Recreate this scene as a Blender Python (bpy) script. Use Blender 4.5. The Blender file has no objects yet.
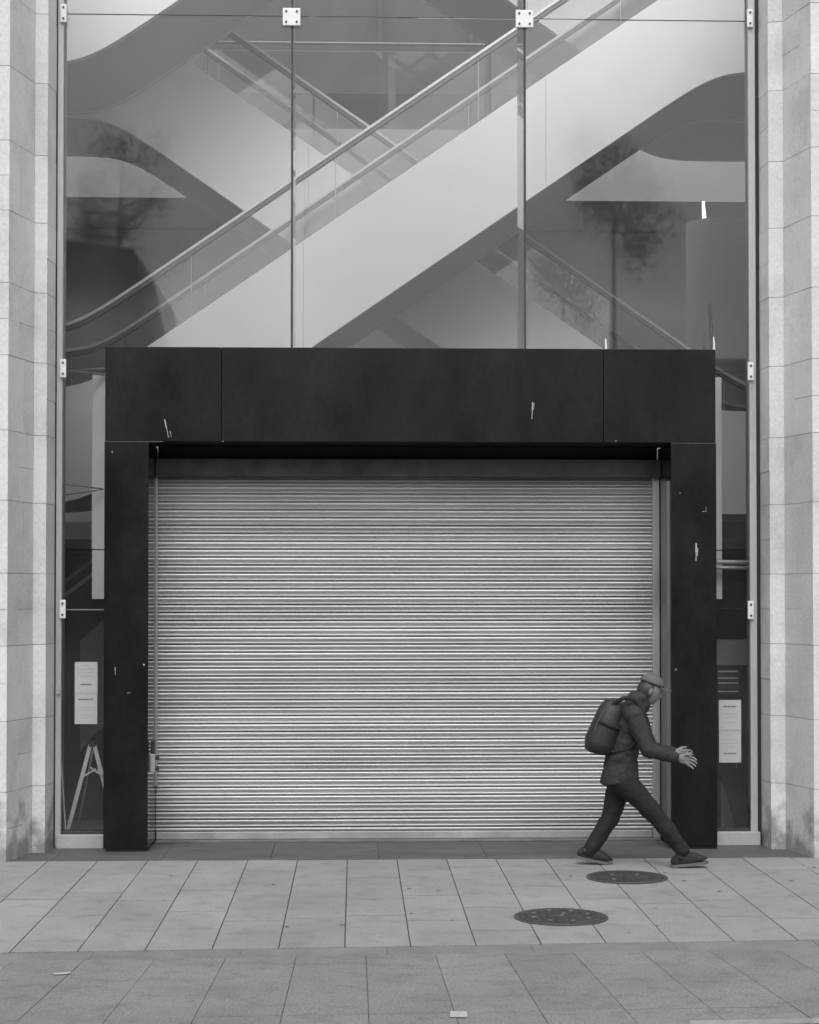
import bpy, bmesh, math, random
from mathutils import Vector, Matrix
R = math.radians
random.seed(7)
scn = bpy.context.scene
COL = scn.collection

# ------------------------------------------------------------------ camera
F = 1700.0; CX = 409.5; CY = 561.0; TH = R(1.836); PH = math.atan(0.02)
CAM = Vector((0, 0, 2.19))
cd = bpy.data.cameras.new('camera'); cam = bpy.data.objects.new('camera', cd); COL.objects.link(cam)
cd.sensor_fit = 'HORIZONTAL'; cd.sensor_width = 36; cd.lens = F/819*36
cd.shift_y = 49/819; cd.clip_end = 2000; cd.clip_start = .1
cam.location = CAM; cam.rotation_euler = (math.pi/2+PH, 0, -TH)
scn.camera = cam
scn.cycles.transparent_max_bounces = 32
_f = Vector((math.sin(TH)*math.cos(PH), math.cos(TH)*math.cos(PH), math.sin(PH)))
_r = Vector((math.cos(TH), -math.sin(TH), 0)); _u = _r.cross(_f)
def P(px, py, Y):                       # reading of the photograph at a known distance
    d = _f + _r*((px-CX)/F) + _u*((CY-py)/F)
    return CAM + d*(Y/d.y)
def G(px, py, z=0.0):                   # ... and on the ground
    d = _f + _r*((px-CX)/F) + _u*((CY-py)/F)
    return CAM + d*((z-CAM.z)/d.z)

# ------------------------------------------------------------------ materials
def nt(m):
    m.use_nodes = True; n = m.node_tree; return n, n.nodes, n.links, n.nodes['Principled BSDF']
def mat(name, v, rough=.6, metal=0, var=.12, scale=3.0, bump=0.0, bscale=60, spec=.5, stretch=(1,1,1), attr=False, fine=.06, stain=0, stains=1.2, grime=0, rvar=.2, detail=6):
    m = bpy.data.materials.new(name); t, N, L, b = nt(m)
    b.inputs['Roughness'].default_value = rough; b.inputs['Metallic'].default_value = metal
    b.inputs['Specular IOR Level'].default_value = spec
    tc = N.new('ShaderNodeTexCoord'); mp = N.new('ShaderNodeMapping'); mp.inputs['Scale'].default_value = stretch
    L.new(tc.outputs['Object'], mp.inputs['Vector'])
    n1 = N.new('ShaderNodeTexNoise'); n1.inputs['Scale'].default_value = scale; n1.inputs['Detail'].default_value = detail; n1.inputs['Roughness'].default_value = .6
    L.new(mp.outputs[0], n1.inputs['Vector'])
    n2 = N.new('ShaderNodeTexNoise'); n2.inputs['Scale'].default_value = bscale; n2.inputs['Detail'].default_value = 3
    L.new(mp.outputs[0], n2.inputs['Vector'])
    def mr(src, lo, hi, a=.3, z=.7):
        r = N.new('ShaderNodeMapRange'); r.inputs['From Min'].default_value = a; r.inputs['From Max'].default_value = z
        r.inputs['To Min'].default_value = lo; r.inputs['To Max'].default_value = hi; L.new(src, r.inputs['Value']); return r.outputs[0]
    def mul(a, c):
        q = N.new('ShaderNodeMath'); q.operation = 'MULTIPLY'
        L.new(a, q.inputs[0])
        if isinstance(c, float): q.inputs[1].default_value = c
        else: L.new(c, q.inputs[1])
        return q.outputs[0]
    val = mul(mr(n1.outputs['Fac'], 1-var, 1+var), mr(n2.outputs['Fac'], 1-fine, 1+fine))
    val = mul(val, float(v))
    if attr:
        a = N.new('ShaderNodeAttribute'); a.attribute_name = 'tone'; val = mul(val, a.outputs['Fac'])
    if stain:
        n3 = N.new('ShaderNodeTexNoise'); n3.inputs['Scale'].default_value = stains; n3.inputs['Detail'].default_value = 8; n3.inputs['Roughness'].default_value = .7
        L.new(mp.outputs[0], n3.inputs['Vector']); val = mul(val, mr(n3.outputs['Fac'], 1-stain, 1, .36, .5))
    if grime:
        sp = N.new('ShaderNodeSeparateXYZ'); L.new(tc.outputs['Object'], sp.inputs[0])
        n4 = N.new('ShaderNodeTexNoise'); n4.inputs['Scale'].default_value = 5; n4.inputs['Detail'].default_value = 8; L.new(tc.outputs['Object'], n4.inputs['Vector'])
        hh = N.new('ShaderNodeMath'); hh.operation = 'MULTIPLY_ADD'; hh.inputs[1].default_value = .55; L.new(sp.outputs[2], hh.inputs[0]); L.new(n4.outputs['Fac'], hh.inputs[2])
        val = mul(val, mr(hh.outputs[0], 1-grime, 1, .50, .72))
    cmb = N.new('ShaderNodeCombineColor')
    for i in range(3): L.new(val, cmb.inputs[i])
    L.new(cmb.outputs[0], b.inputs['Base Color'])
    rr = mr(n1.outputs['Fac'], max(rough*(1-rvar), .02), min(rough*(1+rvar), 1)); L.new(rr, b.inputs['Roughness'])
    if bump:
        bp = N.new('ShaderNodeBump'); bp.inputs['Strength'].default_value = bump; bp.inputs['Distance'].default_value = .01
        L.new(n2.outputs['Fac'], bp.inputs['Height']); L.new(bp.outputs[0], b.inputs['Normal'])
    return m
def glassmat(name, tint=.93, refl=1.0, rough=0.0, ior=1.5, haze=.0):
    m = bpy.data.materials.new(name); m.use_nodes = True; t = m.node_tree; N = t.nodes; L = t.links
    N.remove(N['Principled BSDF']); out = N['Material Output']
    tr = N.new('ShaderNodeBsdfTransparent'); tr.inputs[0].default_value = (tint, tint, tint, 1)
    gl = N.new('ShaderNodeBsdfGlossy'); gl.inputs['Roughness'].default_value = rough; gl.inputs[0].default_value = (refl, refl, refl, 1)
    fr = N.new('ShaderNodeFresnel'); fr.inputs[0].default_value = ior
    mx = N.new('ShaderNodeMixShader'); L.new(fr.outputs[0], mx.inputs[0]); L.new(tr.outputs[0], mx.inputs[1]); L.new(gl.outputs[0], mx.inputs[2])
    last = mx
    if haze:  # painted haze: patchy pale tone in the glass imitating soft reflections
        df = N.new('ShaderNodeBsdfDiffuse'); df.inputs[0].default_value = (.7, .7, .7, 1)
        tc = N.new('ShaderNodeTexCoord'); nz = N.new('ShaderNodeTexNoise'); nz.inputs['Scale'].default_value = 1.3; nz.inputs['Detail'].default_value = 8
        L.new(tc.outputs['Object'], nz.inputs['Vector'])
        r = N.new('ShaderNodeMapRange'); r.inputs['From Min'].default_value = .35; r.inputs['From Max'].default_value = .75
        r.inputs['To Min'].default_value = haze*.3; r.inputs['To Max'].default_value = haze*1.7; L.new(nz.outputs['Fac'], r.inputs['Value'])
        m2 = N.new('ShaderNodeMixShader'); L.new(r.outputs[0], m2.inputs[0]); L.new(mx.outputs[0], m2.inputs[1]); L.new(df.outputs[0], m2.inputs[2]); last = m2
    L.new(last.outputs[0], out.inputs['Surface'])
    return m
M = dict(
 stone=mat('limestone', .58, .85, var=.07, scale=2.2, bump=.25, bscale=45, attr=True, fine=.08, stain=.16, stains=1.6, grime=.55),
 stone_core=mat('stone_mortar', .44, .9),
 slab=mat('paving_concrete', .235, .8, var=.10, scale=1.6, bump=.3, bscale=90, attr=True, fine=.26, stain=.18, stains=5),
 street=mat('street_granite', .185, .8, var=.12, scale=1.4, bump=.35, bscale=80, attr=True, fine=.30, stain=.20, stains=5),
 strip=mat('threshold_granite', .085, .7, var=.3, scale=4, bump=.3, bscale=70, fine=.2, stretch=(.4,1,1), attr=True),
 channel=mat('channel_granite', .16, .8, var=.15, scale=4, bump=.3, bscale=70, fine=.15),
 mortar=mat('joint_dirt', .045, .95, var=.3, scale=8),
 black=mat('black_lacquered_panel', .008, .34, var=.6, scale=1.7, bump=.015, bscale=25, spec=.22, fine=.25, stretch=(1,1,.6)),
 black_in=mat('black_reveal_panel', .012, .13, var=.3, scale=2, spec=.6),
 soffit=mat('dark_housing', .016, .5, var=.5, scale=5),
 steel=mat('galvanised_slat', .41, .46, metal=.6, stain=.14, stains=1.4, attr=True, var=.04, rvar=.02, detail=2, scale=1.0, stretch=(.25,1,1.5), bscale=3, fine=.03),
 rail=mat('aluminium_rail', .42, .45, metal=.6, var=.12, scale=4, stretch=(1,1,.4)),
 alu=mat('aluminium_frame', .40, .5, metal=.2, var=.1, scale=3, stretch=(1,1,.3)),
 fitting=mat('white_fitting', .68, .4, var=.05),
 bolt=mat('bolt', .04, .5),
 seal=mat('black_seal', .015, .7),
 white=mat('white_cladding', .82, .55, var=.035, scale=1.2, fine=.02),
 soff=mat('grey_soffit', .62, .6, var=.05, scale=1.1, fine=.02),
 handrail=mat('handrail_top', .60, .35, metal=.0, var=.06, scale=5),
 rubber=mat('handrail_rubber', .03, .5),
 steps=mat('escalator_steps', .16, .5, var=.2, scale=6),
 wall=mat('interior_wall', .42, .8, var=.22, scale=.8, fine=.03),
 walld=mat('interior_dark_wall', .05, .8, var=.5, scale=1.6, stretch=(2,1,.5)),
 fascia=mat('interior_fascia', .40, .7, var=.08, scale=1),
 ifloor=mat('interior_floor', .55, .5, var=.1, scale=2),
 dark=mat('dark_board', .02, .5, var=.4, scale=2.0, stretch=(3,1,.4)),
 paper=mat('paper', .42, .8, var=.04, scale=6),
 ink=mat('ink', .12, .8),
 inkl=mat('faded_ink', .33, .8),
 iron=mat('cast_iron', .05, .55, metal=.3, var=.3, scale=12, bump=.6, bscale=70),
 stud=mat('worn_iron', .17, .5, metal=.3, var=.3, scale=20),
 paint=mat('worn_paint', .34, .8, var=.3, scale=20),
 scratch=mat('scratch_paint', .34, .7, var=.2, scale=30),
 jacket=mat('jacket_cloth', .022, .85, var=.25, scale=7, bump=.3, bscale=30),
 trouser=mat('trouser_cloth', .008, .85, var=.3, scale=7, bump=.3, bscale=30),
 pack=mat('backpack_nylon', .020, .6, var=.25, scale=6, bump=.2),
 pack_zip=mat('zip_tape', .07, .6),
 skin=mat('skin', .16, .5, var=.06, scale=10),
 cap=mat('cap_cloth', .09, .8, var=.1, scale=12),
 hair=mat('hair', .03, .6),
 shoe=mat('shoe_leather', .010, .7), sole=mat('shoe_sole', .10, .7),
 ground=mat('ground_asphalt', .06, .9, var=.15, scale=1),
 opp=mat('opposite_brick', .10, .85, var=.2, scale=2), oppw=mat('opposite_window', .02, .1),
 glass=glassmat('facade_glass', .96, 1.0, ior=1.37, rough=.027, haze=.012), bglass=glassmat('balustrade_glass', .86, 1.0, haze=.035), fin=glassmat('glass_fin', .80, 1.0, haze=.16),
)
lamp = bpy.data.materials.new('lamp_glow'); t, N, L, b = nt(lamp); b.inputs['Emission Color'].default_value = (1,1,1,1); b.inputs['Emission Strength'].default_value = 1.2
M['lamp'] = lamp

# ------------------------------------------------------------------ helpers
def wloc(o):
    v = Vector((0,0,0))
    while o: v += Vector(o.location); o = o.parent
    return v
def tag(o, label=None, cat=None, group=None, kind=None):
    if label: o['label'] = label
    if cat: o['category'] = cat
    if group: o['group'] = group
    if kind: o['kind'] = kind
    return o
def thing(name, label, cat, loc, group=None):
    o = bpy.data.objects.new(name, None); COL.objects.link(o); o.location = loc; o.empty_display_size = .2
    return tag(o, label, cat, group)
def obj(name, bm, m, parent=None, origin=None, smooth=False, label=None):
    me = bpy.data.meshes.new(name)
    org = wloc(parent) if parent else (Vector(origin) if origin is not None else Vector((0,0,0)))
    bmesh.ops.translate(bm, verts=bm.verts, vec=-org)
    bmesh.ops.recalc_face_normals(bm, faces=bm.faces)
    if smooth:
        for f in bm.faces: f.smooth = True
    bm.to_mesh(me); bm.free()
    o = bpy.data.objects.new(name, me); COL.objects.link(o)
    for x in (m if isinstance(m, (list, tuple)) else [m]): me.materials.append(x)
    if parent: o.parent = parent
    else: o.location = org
    if label: o['label'] = label
    return o
def box(bm, x0, x1, y0, y1, z0, z1, bev=0, mi=0):
    r = bmesh.ops.create_cube(bm, size=1.0)
    bmesh.ops.scale(bm, vec=(x1-x0, y1-y0, z1-z0), verts=r['verts'])
    bmesh.ops.translate(bm, vec=((x0+x1)/2, (y0+y1)/2, (z0+z1)/2), verts=r['verts'])
    fs = set(f for v in r['verts'] for f in v.link_faces)
    for f in fs: f.material_index = mi
    if bev:
        es = list(set(e for v in r['verts'] for e in v.link_edges))
        bmesh.ops.bevel(bm, geom=es, offset=bev, segments=2, affect='EDGES', profile=.6)
    return bm
def B(*a, **k): return box(bmesh.new(), *a, **k)
def prism_xz(bm, pts, y0, y1):
    a = [bm.verts.new((x, y0, z)) for x, z in pts]; c = [bm.verts.new((x, y1, z)) for x, z in pts]
    bm.faces.new(a); bm.faces.new(c[::-1]); n = len(pts)
    for i in range(n): bm.faces.new((a[i], c[i], c[(i+1) % n], a[(i+1) % n]))
    return bm
def tube(bm, pts, r, seg=8, r2=None):
    pts = [Vector(p) for p in pts]; rings = []
    for i, p in enumerate(pts):
        d = (pts[min(i+1, len(pts)-1)]-pts[max(i-1, 0)]).normalized()
        a = d.cross(Vector((0,1,0)) if abs(d.y) < .9 else Vector((1,0,0))).normalized(); c = d.cross(a)
        rr = r if r2 is None else r+(r2-r)*i/(len(pts)-1)
        rings.append([bm.verts.new(p+(a*math.cos(q)+c*math.sin(q))*rr) for q in [2*math.pi*k/seg for k in range(seg)]])
    for i in range(len(rings)-1):
        for k in range(seg): bm.faces.new((rings[i][k], rings[i][(k+1) % seg], rings[i+1][(k+1) % seg], rings[i+1][k]))
    bm.faces.new(rings[0][::-1]); bm.faces.new(rings[-1]); return bm
def cyl(bm, c, r, h, seg=32, r2=None, axis='Z'):
    mm = Matrix.Translation(c)
    if axis == 'Y': mm = mm @ Matrix.Rotation(R(90), 4, 'X')
    bmesh.ops.create_cone(bm, cap_ends=True, segments=seg, radius1=r, radius2=r if r2 is None else r2, depth=h, matrix=mm); return bm
def bar(bm, a, b, w, d):     # rectangular bar from a to b, w across, d deep in Y
    a, b = Vector(a), Vector(b); t = (b-a).normalized(); s = t.cross(Vector((0,1,0))).normalized()*(w/2); q = t.cross(s).normalized()*(d/2)
    vs = [bm.verts.new(p+i*s+j*q) for p in (a, b) for i, j in ((-1,-1),(1,-1),(1,1),(-1,1))]
    for f in ((0,1,2,3),(7,6,5,4),(0,4,5,1),(1,5,6,2),(2,6,7,3),(3,7,4,0)): bm.faces.new([vs[i] for i in f])
    return bm
def tone_attr(bm): return bm.faces.layers.float.get('tone') or bm.faces.layers.float.new('tone')
def tris_tone(o): pass

# ------------------------------------------------------------------ world and light
w = bpy.data.worlds.new('World'); scn.world = w; w.use_nodes = True
N = w.node_tree.nodes; L = w.node_tree.links
sky = N.new('ShaderNodeTexSky'); sky.sky_type = 'NISHITA'; sky.sun_disc = False
SE, SA = R(52), R(184)
sky.sun_elevation = SE; sky.sun_rotation = SA; sky.dust_density = 4; sky.air_density = 1.2
bw = N.new('ShaderNodeRGBToBW'); L.new(sky.outputs[0], bw.inputs[0])     # the photograph is monochrome
bg = N['Background']; L.new(bw.outputs[0], bg.inputs[0]); bg.inputs[1].default_value = .15
sd = bpy.data.lights.new('sun', 'SUN'); so = bpy.data.objects.new('sun', sd); COL.objects.link(so)
sd.energy = .6; sd.angle = R(60)
dirv = Vector((math.sin(SA)*math.cos(SE), math.cos(SA)*math.cos(SE), math.sin(SE)))
so.rotation_euler = dirv.to_track_quat('Z', 'Y').to_euler(); so.location = (0, 0, 20)
scn.view_settings.view_transform = 'Standard'; scn.view_settings.look = 'None'; scn.view_settings.exposure = 0.66; scn.view_settings.gamma = 1

# ------------------------------------------------------------------ ground
def chY(x): return 10.63+.045*x           # kerb-side edge of the pavement
SL = .07
def stz(x, y): return max(0, SL*(chY(x)-.25-y))
bm = bmesh.new(); 
vs = [bm.verts.new(p) for p in ((-400,-400,-.05),(400,-400,-.05),(400,400,-.05),(-400,400,-.05))]; bm.faces.new(vs)
tag(obj('ground', bm, M['ground']), kind='structure')
def slabs(name, m, cols, zfun, rows, gap=.004, th=.04, tones=(.93,1.07)):
    bm = bmesh.new(); ly = tone_attr(bm)
    for x0, x1 in cols:
        for (ya0, ya1, yb0, yb1) in rows(x0, x1):
            g = gap
            h = g*1.6; ps = [(x0+g, ya0+h), (x1-g, ya1+h), (x1-g, yb1-h), (x0+g, yb0-h)]
            dz = random.uniform(-.0012, .0012)
            tp = [bm.verts.new((x, y, zfun(x, y)+dz)) for x, y in ps]; bt = [bm.verts.new((x, y, zfun(x, y)-th)) for x, y in ps]
            tn = random.uniform(*tones)
            fs = [bm.faces.new(tp)]+[bm.faces.new((bt[i], bt[(i+1) % 4], tp[(i+1) % 4], tp[i])) for i in range(4)]
            for f in fs: f[ly] = tn
    return obj(name, bm, m)
PITCH = .4105; X00 = G(347.3, 861).x
cols = [(X00+PITCH*i, X00+PITCH*(i+1)) for i in range(-40, 40)]
YT = 14.13
def prow(x0, x1):
    out = []; i = round((x0-X00)/PITCH); rr = random.Random(i*13+5)
    y = YT; first = True
    while True:
        ln = rr.choice([.62, .82, .95, 1.15]) if not first else rr.uniform(.4, 1.2)
        first = False; e0, e1 = chY(x0), chY(x1)
        if y-ln < max(e0, e1)+.22:
            out.append((e0, e1, y, y)); break
        out.append((y-ln, y-ln, y, y)); y -= ln
    return out
tag(slabs('pavement', M['slab'], cols, lambda x, y: 0.0, prow), kind='structure')
tag(obj('pavement_bed', B(-17, 17, 9, 15.2, -.045, -.006), M['mortar']), kind='structure')
# darker granite strip along the frontage
def srow(x0, x1): return [(YT, YT, YT+.16, YT+.16), (YT+.16, YT+.16, 15.6, 15.6)]
tag(slabs('threshold_strip', M['strip'], [(-16+.9*i, -16+.9*(i+1)) for i in range(36)], lambda x, y: .002, srow, gap=.002), kind='structure')
# channel between pavement and street
def crow(x0, x1): return [(chY(x0)-.25, chY(x1)-.25, chY(x0), chY(x1))]
tag(slabs('channel', mat('channel_granite_setts', .165, .8, var=.15, scale=4, bump=.3, bscale=70, fine=.15, attr=True), [(-16+.9*i, -16+.9*(i+1)) for i in range(36)],
          lambda x, y: -.004, crow, gap=.0015), kind='structure')
XS0 = G(366, 957).x; SP = .4225
scols = [(XS0+SP*i, XS0+SP*(i+1)) for i in range(-40, 40)]
def strow(x0, x1):
    i = round((x0-XS0)/SP); a, c = chY(x0)-.25, chY(x1)-.25
    ys = [8.35+.04*x0+.0, 8.35+.04*x1]; out = [(ys[0], ys[1], a, c)]
    y = 8.35
    for k in range(14): out.append((y-1.2+.04*x0, y-1.2+.04*x1, y+.04*x0, y+.04*x1)); y -= 1.2
    return out
tag(slabs('street', M['street'], scols, stz, strow, gap=.002), kind='structure')
bm = bmesh.new(); vs = [bm.verts.new((x, y, stz(x, y)-.006)) for x, y in ((-17,-9),(17,-9),(17,chY(17)-.25),(-17,chY(-17)-.25))]; bm.faces.new(vs)
tag(obj('street_bed', bm, mat('street_joint', .09, .9)), kind='structure')
# worn paint on the street slabs
def onstreet(px, py):
    d = G(px, py) - CAM; lo, hi = .3, 1.2
    for _ in range(40):
        m_ = (lo+hi)/2; p = CAM+d*m_
        if p.z > stz(p.x, p.y): lo = m_
        else: hi = m_
    return CAM+d*lo
def patch(pts, m, name, label, cat, zo=.005):
    bm = bmesh.new(); vs = [bm.verts.new((p.x, p.y, p.z+zo)) for p in pts]; bm.faces.new(vs)
    o = obj(name, bm, m, origin=pts[0]); return tag(o, label, cat)
patch([onstreet(*q) for q in ((450,1012),(467,1012.5),(468,1018.5),(450,1018))], M['paint'], 'paint_mark', 'small pale square paint mark on the street slabs at the bottom edge', 'paint mark')
patch([onstreet(*q) for q in ((52,974),(70,972.3),(72,974.2),(56,975.6))], M['paint'], 'paint_mark', 'short white streak on the street slabs at far left', 'paint mark')
patch([onstreet(*q) for q in ((690,1021.5),(818,1019.5),(860,1024),(690,1026))], mat('kerb_paint', .26, .8, var=.25, scale=14), 'paint_line', 'pale worn line along the street in the bottom right corner', 'paint line')

rg = random.Random(21); bm = bmesh.new()
for k in range(55):
    x, y = rg.uniform(-5, 6), rg.uniform(10.9, 14.0); r_ = rg.uniform(.008, .022)
    n_ = 9; vs = [bm.verts.new((x+math.cos(a_*2*math.pi/n_)*r_*rg.uniform(.7,1.2), y+math.sin(a_*2*math.pi/n_)*r_*rg.uniform(.7,1.3), .0032)) for a_ in range(n_)]; bm.faces.new(vs)
tag(obj('gum_spots', bm, mat('old_gum', .12, .9)), kind='stuff', label='small dark gum spots trodden into the pale paving', cat='gum spots')
# manhole covers
def manhole(cx, cy, r, label, studs):
    t = thing('manhole_cover', label, 'manhole cover', (cx, cy, 0), 'round iron manhole covers in the pavement')
    bm = cyl(bmesh.new(), (cx, cy, .001), r, .008, 64); obj('frame_ring', bm, M['mortar'], t)
    bm = cyl(bmesh.new(), (cx, cy, .004), r-.028, .012, 64, r2=r-.034); obj('cover', bm, M['iron'], t)
    bm = bmesh.new()
    for i in range(-6, 7):
        for j in range(-6, 7):
            x, y = i*.046, j*.046
            if math.hypot(x, y) < r-.06 and (i+j) % 2 == 0: box(bm, cx+x-.014, cx+x+.014, cy+y-.014, cy+y+.014, .0095, .0135)
    obj('tread_pattern', bm, M['iron'], t)
    for a, q in studs: obj('stud', cyl(bmesh.new(), (cx+math.cos(a)*q*r, cy+math.sin(a)*q*r, .0135), .017, .006, 12), M['stud'], t)
g1 = G(627, 877.5); g2 = G(561, 917.3)
manhole(g1.x, g1.y, .315, 'dark round manhole cover by the feet of the walking person', [(.5,.3),(2.6,.4),(4,.6)])
manhole(g2.x, g2.y, .32, 'dark round manhole cover with pale studs, nearer the street', [(k*math.pi/4+.3, .62) for k in range(8)]+[(0,0),(1.2,.25)])

# ------------------------------------------------------------------ stone piers
def pier(name, label, prof, side, seed):
    rr = random.Random(seed); z = -.03; k = 0
    pts = [(x, y) for x, y in prof]
    t = thing(name, label, 'stone pier', (sum(p[0] for p in pts)/len(pts), pts[0][1]+.3, 0), 'stone piers flanking the glass front')
    bm = bmesh.new(); ly = tone_attr(bm); g = .0022
    back = 15.4
    xo = pts[0][0]
    while z < 10.2:
        h = [.60, .58, .62, .60][k % 4]
        facets = []
        for i in range(len(pts)-1):
            a, c = pts[i], pts[i+1]; ln = math.dist(a, c)
            if ln > .45: 
                f = (.42 if k % 2 else .62) if ln < 1.2 else None
                if f: mid = (a[0]+(c[0]-a[0])*f, a[1]+(c[1]-a[1])*f); facets += [(a, mid), (mid, c)]
                else:
                    n = int(ln/.8); o = .5*(k % 2)
                    ts = [0]+[min(1, (j+o)/n) for j in range(1 if not o else 0, n) if 0 < (j+o)/n < 1]+[1]
                    for j in range(len(ts)-1):
                        facets.append(((a[0]+(c[0]-a[0])*ts[j], a[1]+(c[1]-a[1])*ts[j]), (a[0]+(c[0]-a[0])*ts[j+1], a[1]+(c[1]-a[1])*ts[j+1])))
            else: facets.append((a, c))
        bt = rr.uniform(.97, 1.03)
        for a, c in facets:
            # one dressed face block, 60 mm deep
            half = rr.random() < .35 and math.dist(a, c) > .25
            spans = [(z, z+h/2), (z+h/2, z+h)] if half else [(z, z+h)]
            d = Vector((c[0]-a[0], c[1]-a[1])).normalized(); n = Vector((d.y, -d.x))*side
            for z0, z1 in spans:
                tn = bt*rr.uniform(.95, 1.04); go = rr.uniform(-.0015, .0015)
                A = Vector(a)+d*(.0012)+n*go; C = Vector(c)-d*(.0012)+n*go; Ai = A-n*.05; Ci = C-n*.05
                v = [bm.verts.new((q.x, q.y, zz)) for zz in (z0+g, z1-g) for q in (A, C, Ci, Ai)]
                for f in ((0,1,2,3),(4,5,6,7),(0,1,5,4),(1,2,6,5),(2,3,7,6),(3,0,4,7)):
                    ff = bm.faces.new([v[i] for i in f]); ff[ly] = tn
        z += h; k += 1
    obj('stone_facing', bm, M['stone'], t)
    bm = bmesh.new()
    core = [(x, y+.006) for x, y in pts]
    if True:
        # core just behind the facing
        cp = []
        for i, (x, y) in enumerate(pts):
            cp.append((x-side*0.006*(1 if i else 0), y+.008))
        ring = cp+[(pts[-1][0]-side*.006, back), (xo, back)]
        a = [bm.verts.new((x, y, -.03)) for x, y in ring]; c = [bm.verts.new((x, y, 10.2)) for x, y in ring]
        bm.faces.new(a); bm.faces.new(c[::-1]); n = len(ring)
        for i in range(n): bm.faces.new((a[i], c[i], c[(i+1) % n], a[(i+1) % n]))
    obj('core', bm, M['stone_core'], t)
    return t
def pp(px, Y): p = P(px, 560, Y); return (p.x, Y)
pier('stone_pier', 'pale limestone pier with splayed reveal left of the black shopfront surround',
     [(-9.5, 14.08), pp(7.5, 14.08), pp(33, 14.56), pp(46, 14.58), pp(55.5, 14.88)], 1, 3)
pier('stone_pier', 'pale limestone pier with splayed reveal right of the black shopfront surround',
     [(9.5, 14.08), pp(813, 14.08), pp(785, 14.56), pp(770, 14.58), pp(759.5, 14.88)], -1, 9)

# ------------------------------------------------------------------ glass facade
GY = 14.9
gl, gr = P(59, 600, GY).x, P(757, 600, GY).x
zx = lambda py: P(410, py, GY).z
fac = thing('glass_facade', 'tall point fixed glass wall above and beside the black surround, between stone piers', 'glass wall', ((gl+gr)/2, GY, 0))
PY = 14.6; SY = 15.2
xL0, xL1, xR0, xR1 = P(104, 620, PY).x, P(148.3, 620, PY).x, P(671.5, 620, PY).x, P(716.6, 620, PY).x
ztop, zh = P(410, 348, PY).z, P(410, 442, PY).z
x1, x2 = P(292, 180, GY).x, P(525, 180, GY).x
zt1, zt2, zt3 = zx(17.5), zx(370.5), zx(609)
e = .003
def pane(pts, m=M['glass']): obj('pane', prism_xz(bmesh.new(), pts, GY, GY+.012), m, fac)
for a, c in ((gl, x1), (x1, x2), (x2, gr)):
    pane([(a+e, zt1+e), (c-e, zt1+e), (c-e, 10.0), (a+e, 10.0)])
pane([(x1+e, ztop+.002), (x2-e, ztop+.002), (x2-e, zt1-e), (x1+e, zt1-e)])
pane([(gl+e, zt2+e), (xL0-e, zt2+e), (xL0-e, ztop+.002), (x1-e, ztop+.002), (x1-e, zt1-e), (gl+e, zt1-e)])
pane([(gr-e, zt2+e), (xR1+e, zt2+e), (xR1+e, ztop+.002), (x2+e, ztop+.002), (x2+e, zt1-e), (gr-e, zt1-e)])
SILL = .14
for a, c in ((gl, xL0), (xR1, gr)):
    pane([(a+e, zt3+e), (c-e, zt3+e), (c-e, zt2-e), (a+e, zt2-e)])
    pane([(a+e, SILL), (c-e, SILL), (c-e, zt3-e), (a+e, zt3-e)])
    obj('sill', B(a+.001, c-.001, GY-.10, GY+.08, .002, SILL-.004-.02, bev=.004), M['alu'], fac)
    obj('sill_cap', B(a+.001, c-.001, GY-.03, GY+.10, SILL-.024, SILL-.001, bev=.003), M['rubber'], fac)
# joints (silicone)
bm = bmesh.new()
for x in (x1, x2): box(bm, x-e, x+e, GY-.001, GY+.013, ztop, 10)
for z in (zt1,): box(bm, gl, gr, GY-.001, GY+.013, z-e*.9, z+e*.9)
for a, c in ((gl, xL0), (xR1, gr)):
    for z in (zt2, zt3): box(bm, a, c, GY-.001, GY+.013, z-e*.9, z+e*.9)
obj('sealant_joint', bm, M['seal'], fac)
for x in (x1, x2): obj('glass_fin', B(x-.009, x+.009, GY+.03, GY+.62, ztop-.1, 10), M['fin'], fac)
for x in (x1, x2): obj('fin_edge', B(x-.010, x+.010, GY+.0145, GY+.029, ztop-.1, 10), M['seal'], fac)
# edge frames
for x, s in ((gl, 1), (gr, -1)):
    a, c, g0, g1_ = (x-.018, x+.030, x-.034, x-.0185) if s > 0 else (x-.072, x-.013, x-.0125, x+.020)
    obj('edge_frame', B(a, c, GY-.055, GY-.004, .002, 10, bev=.003), M['alu'], fac)
    obj('edge_gasket', B(g0, g1_, GY-.05, GY-.02, .002, 10), M['seal'], fac)
def fitting(px, py, w, h, two):
    p = P(px, py, GY-.03); o = obj('patch_fitting', B(p.x-w/2, p.x+w/2, GY-.085 if not two else GY-.03, GY-.001 if two else GY-.057, p.z-h/2, p.z+h/2, bev=.006), M['fitting'], fac)
    y = (GY-.03 if two else GY-.085)
    for dx in ((-.3, .3) if two else (0,)):
        for dz in (-.3, .3): obj('bolt', cyl(bmesh.new(), (p.x+dx*w, y-.003, p.z+dz*h), .010, .008, 12, axis='Y'), M['bolt'], o)
fitting(291.5, 16.5, .155, .155, True); fitting(524.5, 18.5, .155, .155, True)
for px, py in ((64.5, 15), (64, 369), (63.5, 609), (748.8, 20), (749.5, 372), (749.5, 610)): fitting(px, py, .052, .16, False)
# small glints: pins standing on the surround
for px, h in ((606, 12), (714, 14)):
    p = P(px, 348, PY+.1)
    bm = tube(bmesh.new(), [(p.x, PY+.1, ztop), (p.x, PY+.1, ztop+.06), (p.x-.004, PY+.1, ztop+h*.0088)], .011, 8, r2=.006)
    tag(obj('fixing_pin', bm, M['fitting'], origin=(p.x, PY+.1, ztop)), 'thin pale fixing pin on top of the surround, '+('under the escalator end' if px < 700 else 'at its right corner'), 'pin', 'pins on top of the black surround')

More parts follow.
